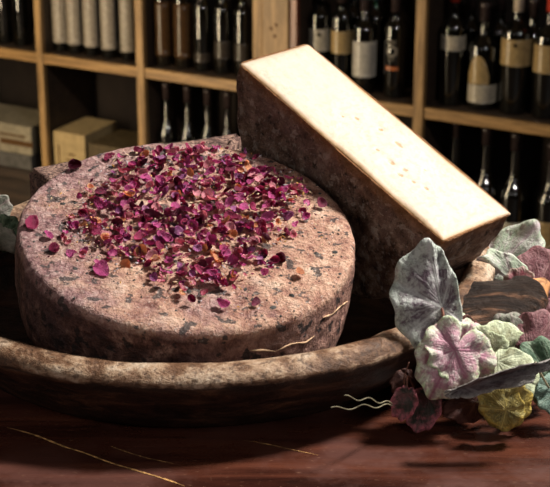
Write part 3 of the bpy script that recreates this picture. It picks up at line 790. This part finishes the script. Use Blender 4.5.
# ------------------------------------------------------------------ shelving
M_SH = m_wood('shelf_wood', (.16, .085, .027), (.32, .185, .068), (2, 26, 26), .5, .2)
M_UP = m_wood('upright_wood', (.17, .095, .034), (.34, .205, .082), (26, 26, 2), .5, .2)
M_POST = m_wood('post_wood', (.17, .10, .04), (.31, .19, .085), (18, 18, 1.6), .5, .2)
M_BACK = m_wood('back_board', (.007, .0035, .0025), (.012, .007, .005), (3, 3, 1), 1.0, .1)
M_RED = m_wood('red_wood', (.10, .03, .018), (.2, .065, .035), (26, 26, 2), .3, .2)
M_DKSH = m_wood('shaded_shelf_wood', (.02, .012, .008), (.045, .027, .017), (2, 26, 26), .6, .2)  # dark copy of the shelf wood, shade in bays and low down painted in
SA = Vector((-.9527, 4.1688, 0)); ANG = -math.radians(28.065)
ZS = -.80; ZL = -1.24; ZT = -.05
DEP = .30
def unit(label, t0, t1, ups):
    loc = SA+Vector((math.cos(ANG)*t0, math.sin(ANG)*t0, ZF))
    U = tag(empty('wine_shelf', loc, (0, 0, ANG)), label, 'shelf')
    L = t1-t0
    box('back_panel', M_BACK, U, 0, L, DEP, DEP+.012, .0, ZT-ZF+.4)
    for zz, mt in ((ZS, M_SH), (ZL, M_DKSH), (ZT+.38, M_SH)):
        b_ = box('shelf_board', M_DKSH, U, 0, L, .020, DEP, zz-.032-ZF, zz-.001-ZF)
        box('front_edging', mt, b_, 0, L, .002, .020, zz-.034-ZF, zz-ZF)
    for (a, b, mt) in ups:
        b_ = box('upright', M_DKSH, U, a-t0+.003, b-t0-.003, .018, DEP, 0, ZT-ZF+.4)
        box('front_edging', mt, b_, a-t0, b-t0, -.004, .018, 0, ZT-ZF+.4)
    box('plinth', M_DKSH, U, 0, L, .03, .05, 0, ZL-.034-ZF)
    return U
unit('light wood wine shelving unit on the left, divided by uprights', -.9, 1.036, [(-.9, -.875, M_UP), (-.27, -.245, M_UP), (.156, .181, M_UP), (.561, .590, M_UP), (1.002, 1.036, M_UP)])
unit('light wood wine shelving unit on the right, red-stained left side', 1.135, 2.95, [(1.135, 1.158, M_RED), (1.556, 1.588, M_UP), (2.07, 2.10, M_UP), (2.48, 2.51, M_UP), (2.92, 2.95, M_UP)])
loc = SA+Vector((math.cos(ANG)*1.04, math.sin(ANG)*1.04, ZF))
post = tag(empty('wooden_post', loc, (0, 0, ANG)), 'broad knotty wooden post between the two shelving units', 'post')
box('board', M_POST, post, 0, .092, -.012, .30, 0, ZT-ZF+.4)
M_KNOT = flat('knot_dark', (.12, .06, .03), .6, .3, .3, 90)
for kx, kz in ((.032, -.610), (.05, -.597), (.045, -.633)):
    bm = bmesh.new(); lathe(bm, [(0, .0012), (.003, .001), (.006, 0), (.0062, -.002)], 14)
    kk = obj('knot', bm, M_KNOT, post); kk.location = (kx, -.0125, kz-ZF); kk.rotation_euler = (PI/2, 0, 0)

# ------------------------------------------------------------------ bottles
k = NT('bottle_glass_dark'); M_GLASS = k.out((.002, .002, .0015), .04, .8, coat=.8)
k = NT('bottle_glass_brown'); M_GLASSB = k.out((.006, .004, .002), .05, .8, coat=.6)
def label_mat(name, c, band=None):
    k = NT(name); n = k.noise(90, 4); d = tuple(x*.8 for x in c)
    col = k.ramp(n, [(.3, d), (.7, c)])
    return k.out(col, .24, .8)
ML = dict(beige=label_mat('label_beige', (.50, .44, .36)), grey=label_mat('label_greyish', (.52, .45, .37)), cream=label_mat('label_cream', (.62, .56, .46)),
          gold=label_mat('label_golden', (.56, .40, .19)), brown=label_mat('label_brown', (.10, .05, .02)), red=label_mat('label_red_brown', (.34, .09, .035)),
          white=label_mat('label_white', (.68, .64, .58)), orange=label_mat('label_orange', (.62, .20, .07)), dark=label_mat('label_dark', (.07, .055, .045)))
M_CAP = flat('capsule_dark', (.03, .02, .02), .3, .5, .2, 60); M_CAPR = flat('capsule_red', (.45, .05, .03), .3, .5, .2, 60)
M_CAPC = flat('capsule_cream', (.5, .42, .34), .35, .5, .2, 60); M_CAPG = flat('capsule_gold', (.45, .32, .13), .3, .6, .2, 60)
def cyl_patch(r, a0, a1, z0, z1, seg=20, top=None, nz=8, th=.0006):
    """label wrapped round the bottle, angle 0 = facing -Y of the bottle"""
    bm = bmesh.new(); G = []
    for i in range(seg+1):
        a = a0+(a1-a0)*i/seg; row = []
        zt = z1 if top is None else z0+(z1-z0)*top(-1+2*i/seg)
        for j in range(nz+1):
            z = z0+(zt-z0)*j/nz
            row.append(bm.verts.new((r*math.sin(a), -r*math.cos(a), z)))
        G.append(row)
    for i in range(seg):
        for j in range(nz): bm.faces.new([G[i][j], G[i+1][j], G[i+1][j+1], G[i][j+1]])
    bmesh.ops.solidify(bm, geom=bm.faces[:], thickness=-th)
    return bm
BN = []
def bottle(t, zb, r, hb, ht, labels=(), dep=None, cap=M_CAP, glass=M_GLASS, label='', group=None, rn=.0145, marks=None):
    dep = dep if dep is not None else r+.022
    loc = SA+Vector((math.cos(ANG)*t-math.sin(ANG)*dep, math.sin(ANG)*t+math.cos(ANG)*dep, zb+.0006))
    face = math.atan2(loc.x-CAM.x, loc.y-CAM.y)
    B = tag(empty('wine_bottle', loc, (0, 0, -face)), label, 'bottle', group)
    prof = [(0, .006), (r*.55, .004), (r*.9, 0), (r, .006), (r, hb)]
    for i in range(1, 9):
        s_ = i/8; prof.append((rn+(r-rn)*(.5+.5*math.cos(PI*s_)), hb+(ht-hb)*.36*s_))
    prof += [(rn*.95, ht-.07), (rn*.92, ht-.012), (rn*1.15, ht-.012), (rn*1.15, ht-.004), (rn*.9, ht), (0, ht)]
    bm = bmesh.new(); lathe(bm, prof, 40); obj('glass', bm, glass, B)
    bm = bmesh.new(); lathe(bm, [(0, ht+.0012), (rn*.95, ht+.001), (rn*1.2, ht-.004), (rn*1.2, ht-.013), (rn*1.03, ht-.015), (rn*1.06, ht-.055), (rn*.97, ht-.055)], 28)
    obj('capsule', bm, cap, B)
    for lb in labels:
        m, z0, z1 = lb[:3]; sp = lb[3] if len(lb) > 3 else 1.35; ctr = lb[4] if len(lb) > 4 else .0; top = lb[5] if len(lb) > 5 else None
        obj('label', cyl_patch(r+.0007, ctr-sp, ctr+sp, z0, z1, top=top), ML[m], B)
    if marks: marks(B, r)
    return B
def T_(x, y=70):                      # place along the shelf front under image column x
    r_ = ray(x, y); nrm = Vector((-math.sin(ANG), math.cos(ANG), 0)); e = Vector((math.cos(ANG), math.sin(ANG), 0))
    s_ = (SA-CAM).dot(nrm)/r_.dot(nrm); q = CAM+r_*s_; return (q-SA).dot(e)
def Tb(x, dep, y=70):                 # same, for an axis standing dep behind the front
    r_ = ray(x, y); nrm = Vector((-math.sin(ANG), math.cos(ANG), 0)); e = Vector((math.cos(ANG), math.sin(ANG), 0))
    s_ = (SA+nrm*dep-CAM).dot(nrm)/r_.dot(nrm); q = CAM+r_*s_; return (q-SA-nrm*dep).dot(e)
def bt(x, r, y=70, **kw):
    dep = r+.05; return Tb(x, dep, y), dep
ORD = ['first', 'second', 'third', 'fourth', 'fifth']
# left bay, upper shelf: two dark bottles under red-brown labels
for i, x in enumerate((5, 22)):
    t, d = bt(x, .030, 40); bottle(t, ZS, .030, .28, .37, [('red', .215, .27, 1.5)], d, label='dark bottle with red-brown label, %s from the upright, far left bay' % ('second', 'first')[i])
# second bay: five bottles with tall grey-beige labels
for i, x in enumerate((61, 75, 91.5, 109, 128)):
    t, d = bt(x, .0258, 40)
    bottle(t, ZS, .0258, .26, .35, [('grey', .03, .235, 1.5)], d, label='bottle with a tall grey-beige label, %s from the left in the row of five' % ORD[i], group='bottles with tall pale labels')
# third bay: two with brown labels, three bare
for i, x in enumerate((163.5, 183)):
    t, d = bt(x, .030, 40); bottle(t, ZS, .030, .25, .34, [('brown', .035, .215, 1.45)], d, glass=M_GLASSB, label='bottle with a tall brown label, %s of the pair in the third bay' % ('left', 'right')[i])
for i, x in enumerate((202.5, 223, 243)):
    t, d = bt(x, .030, 40); bottle(t, ZS, .030, .205, .31, [('dark', .05, .11, 1.2)] if i else [('dark', .03, .06, 1.2)], d, cap=M_CAPG if i else M_CAP,
        label='dark glossy bottle without a pale label, %s of three in the third bay' % ('left', 'middle', 'right')[i])
# third bay, lower shelf: long dark necks
for i, x in enumerate((167, 188, 208, 228)):
    t, d = bt(x, .032, 120); bottle(t, ZL, .032, .195, .375, [('beige', .06, .17, 1.3)], d, rn=.0125,
        label='dark bottle with long neck on the lower shelf, %s of four left of the post' % ORD[i])
# right unit, first bay upper shelf
def ring_marks(B, r):
    # white printed ring with a short word bar above and small ticks beneath
    bm = bmesh.new()
    def pt(a, z): return Vector(((r+.0016)*math.sin(a), -(r+.0016)*math.cos(a), z))
    n = 30; ri, ro_ = .0105, .0165
    cx, cz = -.30, .148
    I = [bm.verts.new(pt(cx+ri*math.cos(2*PI*i/n)/r, cz+ri*math.sin(2*PI*i/n))) for i in range(n)]
    O = [bm.verts.new(pt(cx+ro_*math.cos(2*PI*i/n)/r, cz+1.15*ro_*math.sin(2*PI*i/n))) for i in range(n)]
    for i in range(n): bm.faces.new([I[i], I[(i+1) % n], O[(i+1) % n], O[i]])
    for (x0, x1, z0, z1) in ((-.75, -.60, .170, .184), (-.55, -.40, .170, .184), (-.35, -.18, .170, .184), (-.12, .02, .170, .184), (-.62, .0, .124, .127), (-.5, -.1, .118, .121), (.12, .2, .137, .160)):
        vs = [bm.verts.new(pt(a, z)) for a, z in ((x0, z0), (x1, z0), (x1, z1), (x0, z1))]; bm.faces.new(vs)
    bmesh.ops.solidify(bm, geom=bm.faces[:], thickness=-.0003)
    obj('emblem', bm, ML['white'], B)
def crest(B, r, z=.19, a=0.0, m=None):
    bm = bmesh.new(); n = 14
    vs = [bm.verts.new(((r+.0017)*math.sin(a+.006/r*math.cos(2*PI*i/n)), -(r+.0017)*math.cos(a+.006/r*math.cos(2*PI*i/n)), z+.006*math.sin(2*PI*i/n))) for i in range(n)]
    bm.faces.new(vs); bmesh.ops.solidify(bm, geom=bm.faces[:], thickness=-.0003)
    obj('emblem', bm, m or ML['dark'], B)
t, d = bt(320, .0350, 40); bottle(t, ZS, .0350, .225, .33, [('cream', .118, .188, 1.35)], d, label='bottle with cream label, leftmost in the bay right of the post', marks=lambda B, r: crest(B, r, .172, -.1))
t, d = bt(341.8, .0335, 40); bottle(t, ZS, .0335, .225, .33, [('gold', .118, .19, 1.3)], d, label='bottle with a short gold label, between cream-labelled and white-labelled bottles')
t, d = bt(364.5, .0378, 55); bottle(t, ZS, .0378, .20, .31, [('white', .053, .165, 1.25)], d, label='bottle with tall white label, third in the bay right of the post')
t, d = bt(395, .0345, 55); bottle(t, ZS, .0345, .215, .32, [('orange', .088, .100, .62, -.32)], d, label='dark bottle printed with a white ring and orange band', marks=ring_marks)
# right unit, second bay upper shelf
t, d = bt(453, .0375, 55); bottle(t, ZS, .0375, .232, .37, [('cream', .172, .217, 1.35)], d, cap=M_CAPR, label='dark bottle with short high cream label and red capsule')
t, d = bt(483, .046, 70); bottle(t, ZS, .046, .185, .32, [('cream', .022, .078, 1.15), ('gold', .080, .168, .75, -.35, lambda s_: max(.35, math.sqrt(max(0, 1-s_*s_))))], d, label='squat dark bottle with two-part cream label, rounded above')
t, d = bt(516, .0465, 60); bottle(t, ZS, .0465, .243, .36, [('gold', .148, .228, 1.3)], d, cap=M_CAPC, label='wide bottle with golden label, right of the squat one', marks=lambda B, r: crest(B, r, .212, -.1))
t, d = bt(549, .0465, 60); bottle(t, ZS, .0465, .238, .37, [('gold', .138, .222, 1.3)], d, cap=M_CAPR, label='wide bottle with golden label at the right edge of the photo')
# second row standing deeper on the upper shelf
for i, x in enumerate((470, 499, 532)):
    dd_ = .20; t = Tb(x, dd_, 50); bottle(t, ZS, .036, .21, .325, [], dd_, label='dark bottle in the back row, %s of three behind the golden labels' % ORD[i])
for i, x in enumerate((352, 374, 398)):
    dd_ = .20; t = Tb(x, dd_, 50); bottle(t, ZS, .036, .21, .325, [], dd_, label='dark bottle in the back row, %s of three right of the post' % ORD[i])
# lower shelf, right
for i, (x, zz) in enumerate(((455, .40), (486, .39), (515, .385), (552, .37))):
    t, d = bt(x, .042, 170); bottle(t, ZL, .042, .175, zz-.01, [('gold' if i == 3 else 'cream', .04, .12 if i == 3 else .10, 1.2)], d, rn=.0155, cap=M_CAP,
        label='bottle on the lower right shelf, %s from the left edge of its bay' % ORD[i])
# boxes on the lower left shelf
def wbox(name, x0, x1, ytop, h, zb, dep, m, label, D=.2):
    a, b = Tb(x0, dep, ytop), Tb(x1, dep, ytop)
    loc = SA+Vector((math.cos(ANG)*a-math.sin(ANG)*dep, math.sin(ANG)*a+math.cos(ANG)*dep, zb))
    B = tag(empty(name, loc, (0, 0, ANG)), label, 'box')
    box('carton', m, B, 0, b-a, 0, D, 0.0005, h, bevel=.002)
    return B, b-a
M_BX = flat('carton_cream', (.22, .19, .135), .6, .3, .15, 40); M_BXY = flat('carton_yellow', (.34, .25, .125), .6, .3, .12, 40); M_BXD = flat('carton_grey', (.075, .07, .065), .6, .3, .2, 40)
M_BXO = flat('carton_ochre', (.075, .053, .026), .6, .3, .2, 40)
b1, w1 = wbox('wine_carton', -45, 30, 145, .055, ZL, .02, M_BXD, 'dark grey carton under the cream one on the far left shelf')
b2, w2 = wbox('wine_carton', -45, 30, 120, .105, ZL+.056, .02, M_BX, 'cream carton on top of the grey one on the far left shelf')
box('printed_bar', ML['brown'], b2, .20, .34, -.0008, .0, .03, .05, bevel=0)
box('printed_bar', ML['brown'], b2, .20, .31, -.0008, .0, .062, .07, bevel=0)
b3, w3 = wbox('wine_carton', 53, 84, 130, .160, ZL, .03, M_BXY, 'pale yellow wooden carton in the second bay, behind the round cheese')
for q in ((.018, .024, .04, .11), (.05, .10, .06, .066), (.06, .09, .08, .086)):
    box('printed_bar', ML['brown'], b3, q[0], q[1], -.0008, .0, q[2], q[3], bevel=0)
b4, w4 = wbox('wine_carton', 87.5, 132, 130, .135, ZL, .03, M_BXO, 'dull ochre carton right of the pale yellow one')

# ------------------------------------------------------------------ lights
def area(name, loc, target, size, power, col, sy=None):
    l = bpy.data.lights.new(name, 'AREA'); l.energy = power; l.color = col; l.size = size
    if sy: l.shape = 'RECTANGLE'; l.size_y = sy
    o = bpy.data.objects.new(name, l); COL.objects.link(o); o.location = loc
    o.rotation_euler = (Vector(target)-Vector(loc)).to_track_quat('-Z', 'Y').to_euler(); return o
area('key_lamp', (1.05, .22, 1.5), (0, -.05, .1), .24, 64, (1, .93, .85))
area('front_fill', (1.3, -2.0, 1.2), (0, 0, .1), 1.0, 8.5, (1, .96, .94))  # added soft fill from the front right, no real window
area('side_fill', (-1.8, -.9, 1.0), (0, 0, .15), .6, 5, (1, .90, .82))  # added left fill to lift the half wheel's rind, no real window
area('shelf_window', (-1.6, 2.7, -.42), (.3, 3.75, -.5), .11, 46, (1, .80, .52), 2.0)
w = bpy.data.worlds.new('world'); S.world = w; w.use_nodes = True
w.node_tree.nodes['Background'].inputs[0].default_value = (.02, .018, .016, 1); w.node_tree.nodes['Background'].inputs[1].default_value = 1
